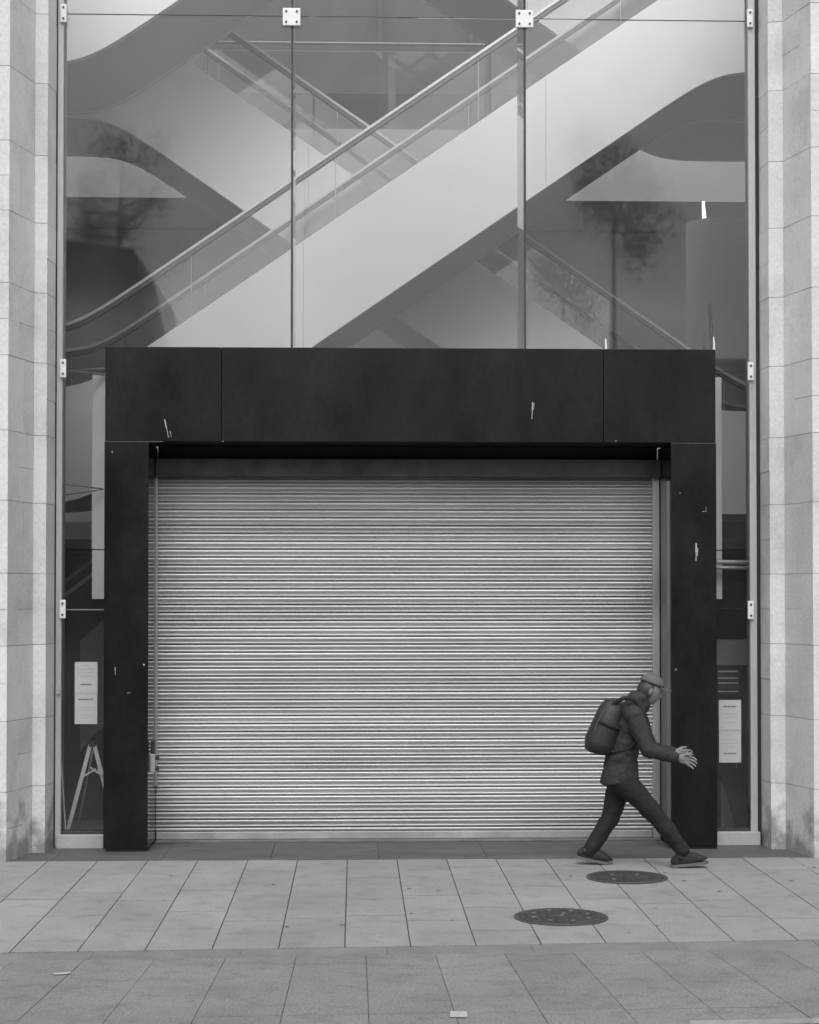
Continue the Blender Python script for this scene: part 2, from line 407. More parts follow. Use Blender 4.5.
# ------------------------------------------------------------------ black surround
sur = thing('entrance_surround', 'large black panelled surround framing the closed roller shutter', 'shopfront surround', ((xL0+xR1)/2, PY, 0))
s1, s2 = P(221.3, 400, PY).x, P(603.5, 400, PY).x
q = .0025
for a, c in ((xL0, s1), (s1, s2), (s2, xR1)): obj('header_panel', B(a+q, c-q, PY, PY+.05, zh+q, ztop, bev=.003), M['black'], sur)
obj('header_box', B(xL0+.004, xR1-.004, PY+.052, SY+.05, zh+.012, ztop-.004), M['soffit'], sur)
for a, c in ((xL0, xL1), (xR0, xR1)):
    obj('post', B(a, c, PY+.001, SY+.05, .03, zh-q, bev=.003), M['black_in'], sur)
    obj('post_front', B(a, c, PY-.004, PY-.0005, .03, zh-q-.001), M['black'], sur)
    obj('post_foot', B(a+.02, c+.0, PY+.02, SY+.04, .003, .03), M['soffit'], sur)
# aluminium trim under the header at the corners
for a, c in ((xL0, xL0+.5), (xR0, xR1)): obj('trim_strip', B(a+.002, c-.002, PY-.006, PY-.0045, zh-.006, zh-.001), mat('trim', .12, .4, metal=.5), sur)
# scratches and chips in the lacquer
def scr(a, c, w, i):
    A, C = P(a[0], a[1], PY-.006), P(c[0], c[1], PY-.006)
    return bar(bmesh.new(), A, C, w, .001)
sc = [((164.5,419),(168.5,437.5),.012),((170,431),(171.5,437),.008),((532.6,402),(531.8,419),.013),((534,403),(533.5,410),.008),((696.2,543),(696,561),.018),((697.6,548),(697.4,556),.012),
      ((702,511.5),(707,511.5),.005),((706,507),(706,511.5),.005),((112,451),(112.4,453),.012),((680,492.5),(680,493.5),.012),((676,669),(675.6,670.2),.018),((144,664),(143.6,665.6),.020),
      ((115,667),(115.3,675),.007),((127,693),(131,692.7),.005),((222,441.5),(224,441.2),.006),((615,441),(617,441),.008)]
bm = bmesh.new()
for a, c, wd in sc:
    A, C = P(a[0], a[1], PY-.0065), P(c[0], c[1], PY-.0065); m_ = (A+C)/2; bar(bm, A, m_, wd*.75, .0008); bar(bm, m_+Vector((.001,0,0)), C, wd*.45, .0008)
obj('paint_chips', bm, M['scratch'], sur)
# ------------------------------------------------------------------ roller shutter
sh = thing('roller_shutter', 'closed galvanised roller shutter with horizontal ribbed slats', 'roller shutter', ((xL1+xR0)/2, SY, 0))
rl0, rl1 = P(151.5, 620, SY-.06).x, P(157.5, 620, SY-.06).x
rr0, rr1 = P(653, 620, SY-.06).x, P(659.8, 620, SY-.06).x
zs1 = P(410, 478, SY).z; zs0 = .115; per = .0706
bm = bmesh.new(); prof = []; ly = tone_attr(bm); rt = random.Random(5)
unit = [(0,-.010),(.03,.004),(.09,.0125),(.17,.0155),(.24,.0135),(.29,.006),(.31,-.003),(.34,-.0075),(.37,-.005),(.42,.001),(.50,.006),(.62,.009),(.72,.0075),(.82,.001),(.88,-.005),(.93,-.010),(.97,-.010)]
n = int((zs1-zs0)/per)+1
for k in range(n):
    for tt, o in unit: prof.append((zs1+.02-(k+tt)*per, o))
nx = 44; xs = [xL1+.003+(rr0+.02-xL1)*i/nx for i in range(nx+1)]
rows = []
for j, (z, o) in enumerate(prof):
    k = j//len(unit); rk = random.Random(k)
    ph, am = rk.uniform(0, 6), rk.uniform(.0003, .0010)
    rows.append([bm.verts.new((x, SY-o+am*math.sin(x*1.7+ph)+.0008*math.sin(x*5.1+ph*2), z+.0001*math.sin(x*2.3+ph))) for x in xs])
for j in range(len(rows)-1):
    if j % len(unit) == 0: tn = rt.uniform(.86, 1.10)*(1-.0*j)
    for i in range(nx): bm.faces.new((rows[j][i], rows[j][i+1], rows[j+1][i+1], rows[j+1][i]))[ly] = tn
obj('slat_curtain', bm, M['steel'], sh, smooth=True)
zb = rows and prof[-1][0]
obj('bottom_bar', B(xL1+.004, rr0-.004, SY-.02, SY+.02, .022, zb+.005, bev=.006), mat('bottom_bar_steel', .36, .5, metal=.5, var=.2, scale=3), sh)
obj('threshold_plate', B(xL1+.003, xR0-.003, SY-.10, SY+.06, .003, .02, bev=.003), mat('threshold_metal', .16, .6, metal=.4, var=.3, scale=4), sh)
obj('guide_rail', B(rl0+.025, rl1, SY-.06, SY-.022, .5, zs1+.005, bev=.004), M['rail'], sh)
obj('guide_rail', B(rr0, rr1, SY-.06, SY+.01, .022, zs1+.005, bev=.004), M['rail'], sh)
obj('guide_channel', B(rl0+.012, rl0+.024, SY-.06, SY-.024, .5, zs1+.005), M['soffit'], sh)
obj('corner_trim', B(P(667,620,PY+.03).x, xR0-.001, PY+.03, PY+.06, .03, P(410,481,PY+.05).z, bev=.002), mat('dark_trim_metal', .12, .5, metal=.4), sh)
obj('side_infill', B(rr1+.002, xR0-.003, SY-.01, SY+.03, .022, zh-.02), M['black'], sh)
obj('back_plate', B(xL1+.003, xR0-.003, SY+.055, SY+.075, zs1-.05, zh+.02), M['soffit'], sh)
obj('lintel_box', B(xL1+.003, xR0-.003, SY-.13, SY+.04, zs1-.0, P(410, 459, SY-.13).z, bev=.004), mat('lintel_painted_steel', .035, .35, var=.5, scale=5, spec=.5, stain=.4, stains=3), sh)
lx = P(663, 490, SY-.06); obj('limit_bracket', B(lx.x-.02, lx.x+.022, SY-.07, SY-.02, lx.z-.05, lx.z+.05, bev=.004), M['fitting'], sh)
lx = P(663, 465, SY-.06); obj('cable_loop', tube(bmesh.new(), [(lx.x, SY-.14, lx.z-.14), (lx.x-.002, SY-.14, lx.z), (lx.x+.001, SY-.14, lx.z+.04)], .005, 6), M['rail'], sh)
p = P(152.6, 763, PY+.10)
lk = obj('lock_case', B(p.x-.022, p.x+.022, PY+.09, PY+.16, p.z-.08, p.z+.075, bev=.006), M['rail'], sh)
obj('lock_cover', B(p.x-.018, p.x+.012, PY+.10, PY+.16, p.z+.078, p.z+.19, bev=.006), M['soffit'], lk)
for dz in (-.05, .04): obj('lock_bolt', B(p.x+.024, p.x+.052, PY+.11, PY+.15, p.z+dz-.018, p.z+dz+.018, bev=.003), M['soffit'], lk)

# ------------------------------------------------------------------ interior: escalators
def softclamp(z, a, c, w):
    def sp(t): return math.log1p(math.exp(-abs(t)))+max(t, 0)
    z = a+w*sp((z-a)/w); return c-w*sp((c-z)/w)
def escalator(label, y0, y1, sgn, dz, x0, x1, kb, kt, kh):
    s = .69*sgn
    zb = lambda x: softclamp(kb+s*x, 3.09, 7.50, .10)+dz
    zt = lambda x: softclamp(kt+s*x, 4.24, 8.70, .10)+dz
    zr = lambda x: softclamp(kh+s*x, 4.84 if sgn > 0 else 4.45, 9.40, .10)+dz
    t = thing('escalator', label, 'escalator', ((x0+x1)/2, y0, zb((x0+x1)/2)), 'white escalators crossing behind the glass')
    n = 110; xs = [x0+(x1-x0)*i/n for i in range(n+1)]
    for ya, yb in ((y0, y0+.09), (y1-.09, y1)):
        bm = bmesh.new()
        A = [[bm.verts.new((x, y, z)) for x, y, z in ((x, ya, zb(x)), (x, ya, zt(x)), (x, yb, zt(x)), (x, yb, zb(x)))] for x in xs]
        for i in range(n):
            for k in range(4): bm.faces.new((A[i][k], A[i][(k+1) % 4], A[i+1][(k+1) % 4], A[i+1][k]))
        bm.faces.new(A[0]); bm.faces.new(A[-1][::-1]); sc_ = obj('side_cladding', bm, M['white'], t)
        bm = bmesh.new(); x = x0+1.1
        while x < x1: box(bm, x-.002, x+.002, ya-.0012, ya+.001, zb(x)+.02, zt(x)-.02); x += 2.44
        obj('panel_seam', bm, M['fascia'], sc_)
    bm = bmesh.new()
    A = [[bm.verts.new(v) for v in ((x, y0+.092, zb(x)+.004), (x, y1-.092, zb(x)+.004), (x, y1-.092, zb(x)+.06), (x, y0+.092, zb(x)+.06))] for x in xs]
    for i in range(n):
        for k in range(4): bm.faces.new((A[i][k], A[i][(k+1) % 4], A[i+1][(k+1) % 4], A[i+1][k]))
    obj('soffit', bm, M['soff'], t)
    # steps
    bm = bmesh.new(); x = x0; st = .28
    while x < x1:
        z = min(zt(x), zt(x+st))-.30; z2 = max(zt(x), zt(x+st))-.30
        box(bm, x, x+st-.004, y0+.30, y1-.30, z-.12, z+.0); x += st
    obj('steps', bm, M['steps'], t)
    for ya, s2 in ((y0+.14, 1), (y1-.14, -1)):
        bm = bmesh.new()      # skirt deck between cladding and steps
        yo, yi = (y0+.092, y0+.29) if s2 > 0 else (y1-.29, y1-.092)
        A = [[bm.verts.new(v) for v in ((x, yo, zt(x)-.01), (x, yi, zt(x)-.01), (x, yi, zt(x)-.34), (x, yo, zt(x)-.34))] for x in xs]
        for i in range(n):
            for k in range(4): bm.faces.new((A[i][k], A[i][(k+1) % 4], A[i+1][(k+1) % 4], A[i+1][k]))
        obj('skirt', bm, M['fascia'], t)
        bm = bmesh.new()
        A = [[bm.verts.new(v) for v in ((x, ya, zt(x)), (x, ya, zr(x)-.03), (x, ya+.012, zr(x)-.03), (x, ya+.012, zt(x)))] for x in xs]
        for i in range(n):
            for k in range(4): bm.faces.new((A[i][k], A[i][(k+1) % 4], A[i+1][(k+1) % 4], A[i+1][k]))
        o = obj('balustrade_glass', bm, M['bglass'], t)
        bm = bmesh.new(); x = x0+.5
        while x < x1:
            bar(bm, (x, ya-.001, zt(x)), (x, ya-.001, zr(x)-.03), .008, .004); x += 1.45
        obj('glass_joint', bm, M['alu'], o)
        pts = [(x, ya+.006, zr(x)) for x in xs]
        bm = bmesh.new()
        A = [[bm.verts.new((x+dx, ya+.006+dy, zr(x)+dzz)) for dx, dy, dzz in ((0,-.035,-.005),(0,-.03,.025),(0,0,.036),(0,.03,.025),(0,.035,-.005))] for x in xs]
        for i in range(n):
            for k in range(5): bm.faces.new((A[i][k], A[i][(k+1) % 5], A[i+1][(k+1) % 5], A[i+1][k]))
        obj('handrail', bm, M['handrail'], t)
        bm = bmesh.new()
        A = [[bm.verts.new(v) for v in ((x, ya-.02, zr(x)-.055), (x, ya-.02, zr(x)-.006), (x, ya+.032, zr(x)-.006), (x, ya+.032, zr(x)-.055))] for x in xs]
        for i in range(n):
            for k in range(4): bm.faces.new((A[i][k], A[i][(k+1) % 4], A[i+1][(k+1) % 4], A[i+1][k]))
        obj('handrail_track', bm, M['steps'], t)
    return t
YA, YM, YZ = 17.0, 18.8, 20.6
escalator('nearest white escalator rising to the right across the middle of the glass', YA, YM, 1, 0, -6.5, 6.8, 4.97, 6.10, 6.81)
escalator('upper white escalator entering at the top left corner, rising to the right', YA, YM, 1, 4.41, -6.5, 6.8, 4.97, 6.10, 6.81)
escalator('white escalator behind the nearest one, descending to the right', YM+.02, YZ, -1, 0, -6.5, 6.8, 5.60, 6.84, 7.53)
escalator('highest rear white escalator, its base seen under the landing at upper right', YM+.02, YZ, -1, 4.41, -6.5, 6.8, 5.60, 6.84, 7.53)

# building shell behind the glass
tag(obj('interior_floor', B(-7, 7, 15.62, 30, -.02, .001), M['ifloor']), kind='structure')
def simple(name, bm, m, label, cat, origin, group=None): return tag(obj(name, bm, m, origin=origin), label, cat, group)
simple('back_wall', B(-7, 7, 26, 26.2, 0, 7.78), M['wall'], 'plain grey rear wall of the atrium behind the escalators', 'wall', (0, 26, 0))
simple('side_wall', B(-7.2, -7, 15.6, 30, 0, 13), M['wall'], 'grey side wall of the atrium beyond the left pier', 'wall', (-7, 20, 0))
simple('side_wall', B(7, 7.2, 15.6, 30, 0, 13), M['wall'], 'grey side wall of the atrium beyond the right pier', 'wall', (7, 20, 0))
gal = thing('gallery', 'upper gallery with pale fascia and thin rail in front of a dark wall', 'gallery', (0, 24, 7.8))
obj('floor_slab', B(-7, 7, 24, 30, 7.80, 8.8), M['fascia'], gal)
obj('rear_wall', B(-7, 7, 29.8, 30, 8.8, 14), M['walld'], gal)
obj('top_rail', tube(bmesh.new(), [(-6.9, 24.1, 10.05), (6.9, 24.1, 10.05)], .022, 8), M['stud'], gal)
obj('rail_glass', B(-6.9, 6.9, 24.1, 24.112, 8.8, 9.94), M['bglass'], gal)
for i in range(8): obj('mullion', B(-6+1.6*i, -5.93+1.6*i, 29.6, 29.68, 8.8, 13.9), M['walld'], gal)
a = P(392, 100, 28); obj('display_post', B(a.x-.06, a.x+.06, 28, 28.1, 8.8, P(392, 55, 28).z), M['opp'], gal)
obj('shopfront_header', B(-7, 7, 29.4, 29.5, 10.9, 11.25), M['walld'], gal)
simple('lower_gallery', B(-7, 7, 21.2, 26, 2.85, 3.1), M['fascia'], 'floor slab of the level behind the black surround', 'floor slab', (0, 21.2, 3))
# ground-floor lobby: dark wall and ceiling added to keep it dark
lob = thing('added_lobby_partition', 'dark partition added to keep the ground floor lobby behind the shutter dark', 'partition', (0, 16.6, 0))
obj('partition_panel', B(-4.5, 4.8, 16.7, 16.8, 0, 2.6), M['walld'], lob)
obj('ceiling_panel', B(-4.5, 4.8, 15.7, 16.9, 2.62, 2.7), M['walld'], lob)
# round column, lamp
p = P(719, 300, 21.6); cr = .42
col_ = thing('round_column', 'short round grey column with a small lamp on top, right of the escalators', 'column', (p.x, 21.6, 3.1))
ctop = P(719, 224, 21.6).z
bm = cyl(bmesh.new(), (p.x, 21.6, (3.1+ctop)/2), cr, ctop-3.1, 48); obj('shaft', bm, mat('column_render', .5, .7, var=.05), col_, smooth=False)
lp = P(704.5, 214, 21.3); obj('lamp', tube(bmesh.new(), [(lp.x, 21.3, ctop-.02), (lp.x-.01, 21.3, ctop+.1), (lp.x-.015, 21.3, ctop+.22)], .028, 8, r2=.016), M['lamp'], col_)
a = P(709, 304, 16.4); c = P(712, 352, 16.4)
simple('black_pole', tube(bmesh.new(), [(a.x, 16.4, a.z), (a.x+.02, 16.4, (a.z+c.z)/2), (c.x, 16.4, c.z-.6)], .018, 8), M['rubber'], 'thin black pole in front of the round column', 'pole', (c.x, 16.4, c.z-.6))
# white hanging panels beside the surround
for (pa, pb, lab) in ((92.3, 112, 'left'), (700, 721.5, 'right')):
    a, c = P(pa, 375, 15.35).x, P(pb, 375, 15.35).x
    z0, zm, z1 = P(410, 599, 15.35).z, P(410, 550, 15.35).z, P(410, 376, 15.35).z
    t = thing('white_screen', 'narrow white vertical panel behind the glass at the %s edge of the black surround' % lab, 'screen', ((a+c)/2, 15.35, z0), 'white screens behind the surround')
    obj('upper_section', B(a, c, 15.35, 15.4, zm+.004, z1, bev=.003), M['white'], t); obj('lower_section', B(a+.003, c, 15.352, 15.4, z0, zm-.004, bev=.003), M['white'], t)
# clamp arms from the fittings
arm = thing('bracing_rods', 'thin steel rods bracing the glass beside the left edge of the surround', 'rods', P(62, 430, GY+.1))
for q in ((66,370.5,104,369,.012),(66,371,104,374.5,.012),(62,484,103,489,.006),(62,495.5,103,489.5,.006)):
    A, C = P(q[0], q[1], GY+.06), P(q[2], q[3], GY+.40); obj('rod', tube(bmesh.new(), [A, C], q[4], 8), M['rail'], arm)
arm = thing('bracing_rods', 'pair of pale horizontal rods behind the glass beside the right edge of the surround', 'rods', P(735, 565, GY+.3))
for q in ((715,562,750,562.5,.022),(715,567.5,750,568,.018)):
    A, C = P(q[0], q[1], GY+.3), P(q[2], q[3], GY+.3); obj('rod', tube(bmesh.new(), [A, C], q[4], 8), M['rail'], arm)
A, C = P(66, 609.7, GY+.05), P(104, 609.7, GY+.05)
simple('glass_clamp_bar', tube(bmesh.new(), [A, C], .008, 8), M['rail'], 'thin pale bar across the narrow left glass at mid height', 'bar', A)
# stair rails low left
t = thing('stair_handrail', 'diagonal pale stair rails seen through the narrow left glass', 'handrail', P(70, 590, 16.3))
for q in ((55,590,104,551),(55,603,104,566)):
    A, C = P(q[0], q[1], 16.3), P(q[2], q[3], 16.3); obj('rail', tube(bmesh.new(), [A, C], .022, 8), M['fascia'], t)
t = simple('leaning_display_board', prism_xz(bmesh.new(), [(v.x, v.z) for v in [P(*q, 16.4) for q in ((80,640),(90,632),(108,615),(108,722),(94,735),(80,752))]], 16.4, 16.45), mat('grey_board', .16, .6, var=.15), 'grey display board behind the left notice, slanted top edge', 'board', P(90, 740, 16.4))

# notices on the glass
def notice(px0, px1, py0, py1, pym, label, lines):
    a, c = P(px0, py0, GY-.004), P(px1, py1, GY-.004); Yn = GY-.003
    t = thing('notice', label, 'notice', ((a.x+c.x)/2, Yn, c.z), 'paper notices taped to the glass')
    zm = P(px0, pym, Yn).z
    obj('sheet', B(a.x, c.x, Yn-.001, Yn+.001, zm+.001, a.z), M['paper'], t); obj('sheet', B(a.x+.001, c.x-.001, Yn-.0011, Yn+.0009, c.z, zm-.001), M['paper'], t)
    bm = bmesh.new(); bl = bmesh.new(); cx = (a.x+c.x)/2; wd = c.x-a.x; rr = random.Random(int(px0))
    for py, f, bold in lines:
        z = P(px0, py, Yn).z; h = .006 if bold else .0035; x = cx-wd*f/2
        while x < cx+wd*f/2:
            wl = rr.uniform(.008, .024); box(bm if bold else bl, x, min(x+wl, cx+wd*f/2), Yn-.0022, Yn-.0013, z-h, z+h); x += wl+.004
    obj('bold_print', bm, M['ink'], t); obj('small_print', bl, M['inkl'], t)
notice(74.8, 97.3, 662, 724, 693, 'pair of white paper notices taped to the narrow left glass', [(665.5,.3,0),(669,.75,0),(672.5,.65,0),(676,.55,0),(684.5,.5,1),(694.5,.95,0),(699.5,.66,1),(707.5,.8,0),(710.5,.8,0),(715,.4,0),(718,.5,0)])
notice(718.8, 741.3, 700, 762.5, 731, 'pair of white paper notices taped to the narrow right glass', [(706.5,.6,1),(714,.75,0),(717.5,.6,0),(722.5,.55,0),(730,.9,0),(735,.3,0),(740,.7,0),(743.5,.7,0),(747,.4,0),(753.5,.55,1)])

# stepladder behind left glass
ly_ = GY+.2
lad = thing('stepladder', 'folded aluminium stepladder standing behind the narrow left glass', 'stepladder', (P(80, 835, ly_).x, ly_, 0))
TOP = P(92, 744, ly_)
def lp_(x, y, dy=0): return P(x, y, ly_+dy)
for a, c, nm, w_ in (((90.5,745),(67.5,832),'front_stile',.034),((94.5,745),(118,838),'rear_stile',.034),((93,750),(77,832),'rear_brace',.014)):
    dy = .05 if nm != 'rear_brace' else .3
    bm = bar(bmesh.new(), lp_(*a, .02), lp_(c[0], c[1], dy), w_, .03)
    obj(nm, bm, M['fitting'] if w_ > .02 else M['rail'], lad)
obj('hinge', bar(bmesh.new(), lp_(89.5,744), lp_(95.5,744), .045, .05), M['soffit'], lad)
for a, c in (((84,776),(96,769)),((90,767),(104,777)),((103,777),(98,769))): obj('spreader', bar(bmesh.new(), lp_(*a), lp_(*c), .014, .012), M['fitting'], lad)
# cable
pts = [P(x, y, GY+.12) for x, y in ((58.5,600),(57.5,660),(57.6,700),(59.5,740),(61.5,765),(63.5,795),(65,820),(66,834))]
simple('hanging_cable', tube(bmesh.new(), pts, .006, 6), M['white'], 'thin white cable hanging inside the narrow left glass', 'cable', pts[-1])
p = P(58.5, 692, GY-.07); simple('door_button', cyl(bmesh.new(), (p.x, GY-.082, p.z), .016, .02, 16, axis='Y'), M['rail'], 'small round pale button on the edge frame left of the notices', 'button', (p.x, GY-.08, p.z))
# right-hand lobby items
p0, p1 = P(717, 670, GY+.35), P(740, 695, GY+.35)
t = thing('intercom_unit', 'dark boxed control unit with pale horizontal lines above the right notices', 'control unit', (p0.x, GY+.35, p1.z))
obj('case', B(p0.x, p1.x, GY+.35, GY+.5, p1.z, p0.z, bev=.006), M['dark'], t)
bm = bmesh.new()
for py in (671.5, 678, 683, 691.5): z = P(717, py, GY+.35).z; box(bm, p0.x+.01, p1.x-.02, GY+.34, GY+.349, z-.005, z+.005)
obj('label_strips', bm, M['fascia'], t)
a, c = P(717, 640, 15.7), P(750, 665, 15.7)
simple('shelf_box', B(a.x-.3, c.x+.02, 15.7, 15.95, c.z, a.z), mat('shelf_grey', .3, .7), 'dull grey shelf box behind the narrow right glass', 'shelf', (a.x, 15.8, c.z))
simple('leaning_plank', bar(bmesh.new(), P(722, 752, GY+.3), P(747, 832, GY+.4), .16, .03), M['dark'], 'dark plank leaning behind the glass under the right notices', 'plank', P(745, 832, GY+.4))
a, c = P(721, 765, 15.75), P(737, 828, 15.75)
simple('floor_card', B(a.x, c.x, 15.75, 15.78, c.z, a.z), mat('card', .6, .7), 'pale card standing behind the dark leaning plank', 'card', (a.x, 15.75, c.z))

# ------------------------------------------------------------------ the building opposite (seen only in reflections)
op = thing('opposite_building', 'plain brick building across the street, reflected in the glass', 'building', (0, -9, 1.2))
obj('wall', B(-30, 30, -13, -9.5, 0, 7.7), M['opp'], op)
for i in range(14):
    for z in (2.4, 5.6): obj('window', B(-27+4*i, -25.3+4*i, -9.5, -9.46, z, z+1.9), M['oppw'], op)

MY = 2*GY+9.5                                        # where the opposite frontage appears in the glass
tb = [P(*q, MY) for q in ((30,236),(62,240),(134,249),(141,290),(158,352),(158,420),(30,420))]
tw = thing('opposite_tower', 'taller dark block across the street, its dark outline reflected in the glass at left', 'building', (tb[0].x, -9.6, 1.2))
obj('wall', prism_xz(bmesh.new(), [(v.x, v.z) for v in tb], -13.5, -9.44), M['dark'], tw)
for q in ((40,262,58,300),(66,300,92,345),(100,262,116,300)):
    a, c = P(q[0], q[1], MY), P(q[2], q[3], MY); obj('window', B(a.x, c.x, -9.435, -9.40, c.z, a.z), M['opp'], tw)
def street_tree(px, py, rad, seed, label):
    rr = random.Random(seed); Yt = -3.5; c = P(px, py, 2*GY-Yt); c.y = Yt; base = Vector((c.x, Yt, stz(c.x, Yt)))
    t = thing('street_tree', label, 'tree', base, 'street trees across the road')
    bm = tube(bmesh.new(), [base, base+Vector((.05,0,2)), Vector((c.x+.03, Yt, c.z-rad*.6)), c+Vector((.1,0,rad*.6))], .06, 10, r2=.02)
    for k in range(9):
        a_ = rr.uniform(0, 6.28); q_ = Vector((math.cos(a_)*rad, math.sin(a_)*rad, rr.uniform(-.3,.9)*rad)); p0 = Vector((c.x+.03, Yt, c.z-rad*.7+k*.12)); tube(bm, [p0, p0+q_*.4, c+q_*.8], .04, 6, r2=.01)
    obj('trunk', bm, M['opp'], t)
    bm = bmesh.new(); cl = []
    for k in range(16):
        d = Vector((rr.gauss(0,1), rr.gauss(0,1), rr.gauss(0,1))).normalized()*rr.uniform(.25, 1)*rad; d.z *= 1.5; d.x += .25*d.z*(1 if px < 400 else -1); cl.append(c+d)
    for k in range(6500):
        q_ = rr.choice(cl)+Vector((rr.gauss(0,.22), rr.gauss(0,.22), rr.gauss(0,.26))); u = Vector((rr.gauss(0,1), rr.gauss(0,1), rr.gauss(0,1))).normalized(); v = u.orthogonal().normalized(); l_ = rr.uniform(.02, .04)
        bm.faces.new([bm.verts.new(q_+u*l_), bm.verts.new(q_+v*l_*.6), bm.verts.new(q_-u*l_), bm.verts.new(q_-v*l_*.6)])
    obj('crown', bm, mat('leaves', .05, .7), t)
street_tree(118, 205, 1.1, 4, 'leafy tree across the street, a dark smudge reflected above the left handrails')
street_tree(612, 190, 1.25, 8, 'leafy tree across the street, a dark smudge reflected left of the round column')
# ------------------------------------------------------------------ person
PYY = G(640, 866).y
def Q(px, py, dy=0): return P(px, py, PYY+dy)
def apply_mods(o):
    dg = bpy.context.evaluated_depsgraph_get(); e_ = o.evaluated_get(dg); me = bpy.data.meshes.new_from_object(e_)
    o.modifiers.clear(); old = o.data; o.data = me; bpy.data.meshes.remove(old)
def skin(name, nodes, edges, m, parent, root=0, sub=2):
    org = wloc(parent); me = bpy.data.meshes.new(name)
    me.from_pydata([tuple(Vector(n_[0])-org) for n_ in nodes], edges, []); me.materials.append(m)
    o = bpy.data.objects.new(name, me); COL.objects.link(o); o.parent = parent
    sk = o.modifiers.new('s', 'SKIN'); sk.use_smooth_shade = True
    for i, n_ in enumerate(nodes):
        r_ = n_[1]; me.skin_vertices[0].data[i].radius = (r_, r_) if not isinstance(r_, tuple) else r_
        me.skin_vertices[0].data[i].use_root = (i == root)
    ss = o.modifiers.new('u', 'SUBSURF'); ss.levels = sub; ss.render_levels = sub
    bpy.context.view_layer.update(); apply_mods(o)
    for f in o.data.polygons: f.use_smooth = True
    return o
hipc = Q(622, 774); chest = Q(629, 726); neck = Q(641, 706); head = Q(650, 690)
per_ = thing('person', 'person striding right with a backpack, pale cap, dark jacket and trousers, arm reaching forward', 'person', (hipc.x, PYY, 0))
W = .12
# joints
rk, ra = Q(611, 817, W*.8), Q(589, 852, W*.8)          # trailing leg (far side)
fk, fa = Q(655, 814, -W*.8), Q(683, 851, -W*.8)          # leading leg (near side)
sN, sF = Q(634, 716, -.20), Q(637, 715, .20)
eN, wN = Q(648, 750, -.25), Q(678, 758, -.20)
eF, wF = Q(650, 748, .24), Q(674, 752, .16)
# body: one continuous figure, swept spheres fused by a voxel remesh
def cap_(bm, a, ra_, b, rb_, sy=1.0, n=9, org=Vector((0,0,0))):
    a, b = Vector(a)-org, Vector(b)-org; n = max(3, int((b-a).length/(min(ra_, rb_)*.5)))
    for i in range(n+1):
        t_ = i/n; c = a.lerp(b, t_); r_ = ra_+(rb_-ra_)*t_
        q_ = bmesh.ops.create_icosphere(bm, subdivisions=3 if r_ > .06 else 2, radius=r_)
        for v in q_['verts']: v.co = Vector((v.co.x, v.co.y*sy, v.co.z))+c
def fuse(name, bm, m, parent, voxel, smooth=4, folds=None):
    me = bpy.data.meshes.new(name); bm.to_mesh(me); bm.free(); me.materials.append(m)
    o = bpy.data.objects.new(name, me); COL.objects.link(o); o.parent = parent
    rm = o.modifiers.new('r', 'REMESH'); rm.mode = 'VOXEL'; rm.voxel_size = voxel; rm.use_smooth_shade = True
    if folds:
        tx = bpy.data.textures.new('folds', 'CLOUDS'); tx.noise_scale = folds[0]; tx.noise_depth = 3
        dp = o.modifiers.new('d', 'DISPLACE'); dp.texture = tx; dp.strength = folds[1]; dp.mid_level = .5; dp.texture_coords = 'LOCAL'
    if smooth: sm_ = o.modifiers.new('s', 'SMOOTH'); sm_.iterations = smooth; sm_.factor = .5
    bpy.context.view_layer.update(); apply_mods(o)
    for f in o.data.polygons: f.use_smooth = True
    return o
org = wloc(per_)
def head_bm():
    bm = bmesh.new(); bmesh.ops.create_uvsphere(bm, u_segments=64, v_segments=48, radius=1)
    for v in bm.verts:
        x, y, z = v.co
        X = x*.098; Yv = y*.074*(1-.12*max(0, -z)); Z = z*.118
        if z < -.2: X += .016*(-z-.2)+(.0 if x > 0 else .03*(-z-.2))
        if x > .6: X -= .012*(x-.6)*2
        fx = max(0, x)
        X += .026*fx*math.exp(-((y*.074)/.013)**2-((Z+.018)/.020)**2)+.014*fx*math.exp(-((y*.074)/.010)**2-((Z-.006)/.018)**2)
        X += .008*fx*math.exp(-((y*.074)/.024)**2-((Z+.056)/.009)**2) - .005*fx*math.exp(-((y*.074)/.026)**2-((Z+.062)/.003)**2)
        X += .008*fx*math.exp(-((y*.074)/.03)**2-((Z+.095)/.02)**2)
        for s in (-1, 1): X -= .010*fx*math.exp(-((y*.074-s*.030)/.014)**2-((Z-.008)/.011)**2)
        X += .006*fx*math.exp(-((y*.074)/.05)**2-((Z-.028)/.008)**2)
        v.co = (X, Yv, Z)
    for s in (-1, 1):
        r = bmesh.ops.create_uvsphere(bm, u_segments=10, v_segments=8, radius=1)
        for v in r['verts']: v.co = Vector((-.005+v.co.x*.020, s*.074+v.co.y*.010, -.008+v.co.z*.032))
    for v in bm.verts: v.co = Matrix.Rotation(R(24), 3, 'Y') @ v.co
    bmesh.ops.translate(bm, verts=bm.verts, vec=head-org); return bm
waist = Q(621, 757); ub = Q(631, 713)
bm = head_bm()
def C_(a, ra_, b, rb_, sy=1.0): cap_(bm, a, ra_, b, rb_, sy, org=org)
C_(hipc, .105, waist, .09, 1.3); C_(waist, .09, chest, .105, 1.4); C_(chest, .105, ub, .085, 1.6); C_(ub, .07, neck, .052); C_(neck, .052, head-Vector((.03,0,.05)), .050)
for s_, k_, a_ in ((1, rk, ra), (-1, fk, fa)):
    h_ = hipc+Vector((0, s_*.08, -.04)); C_(h_, .085, k_, .055); C_(k_, .055, a_, .036)
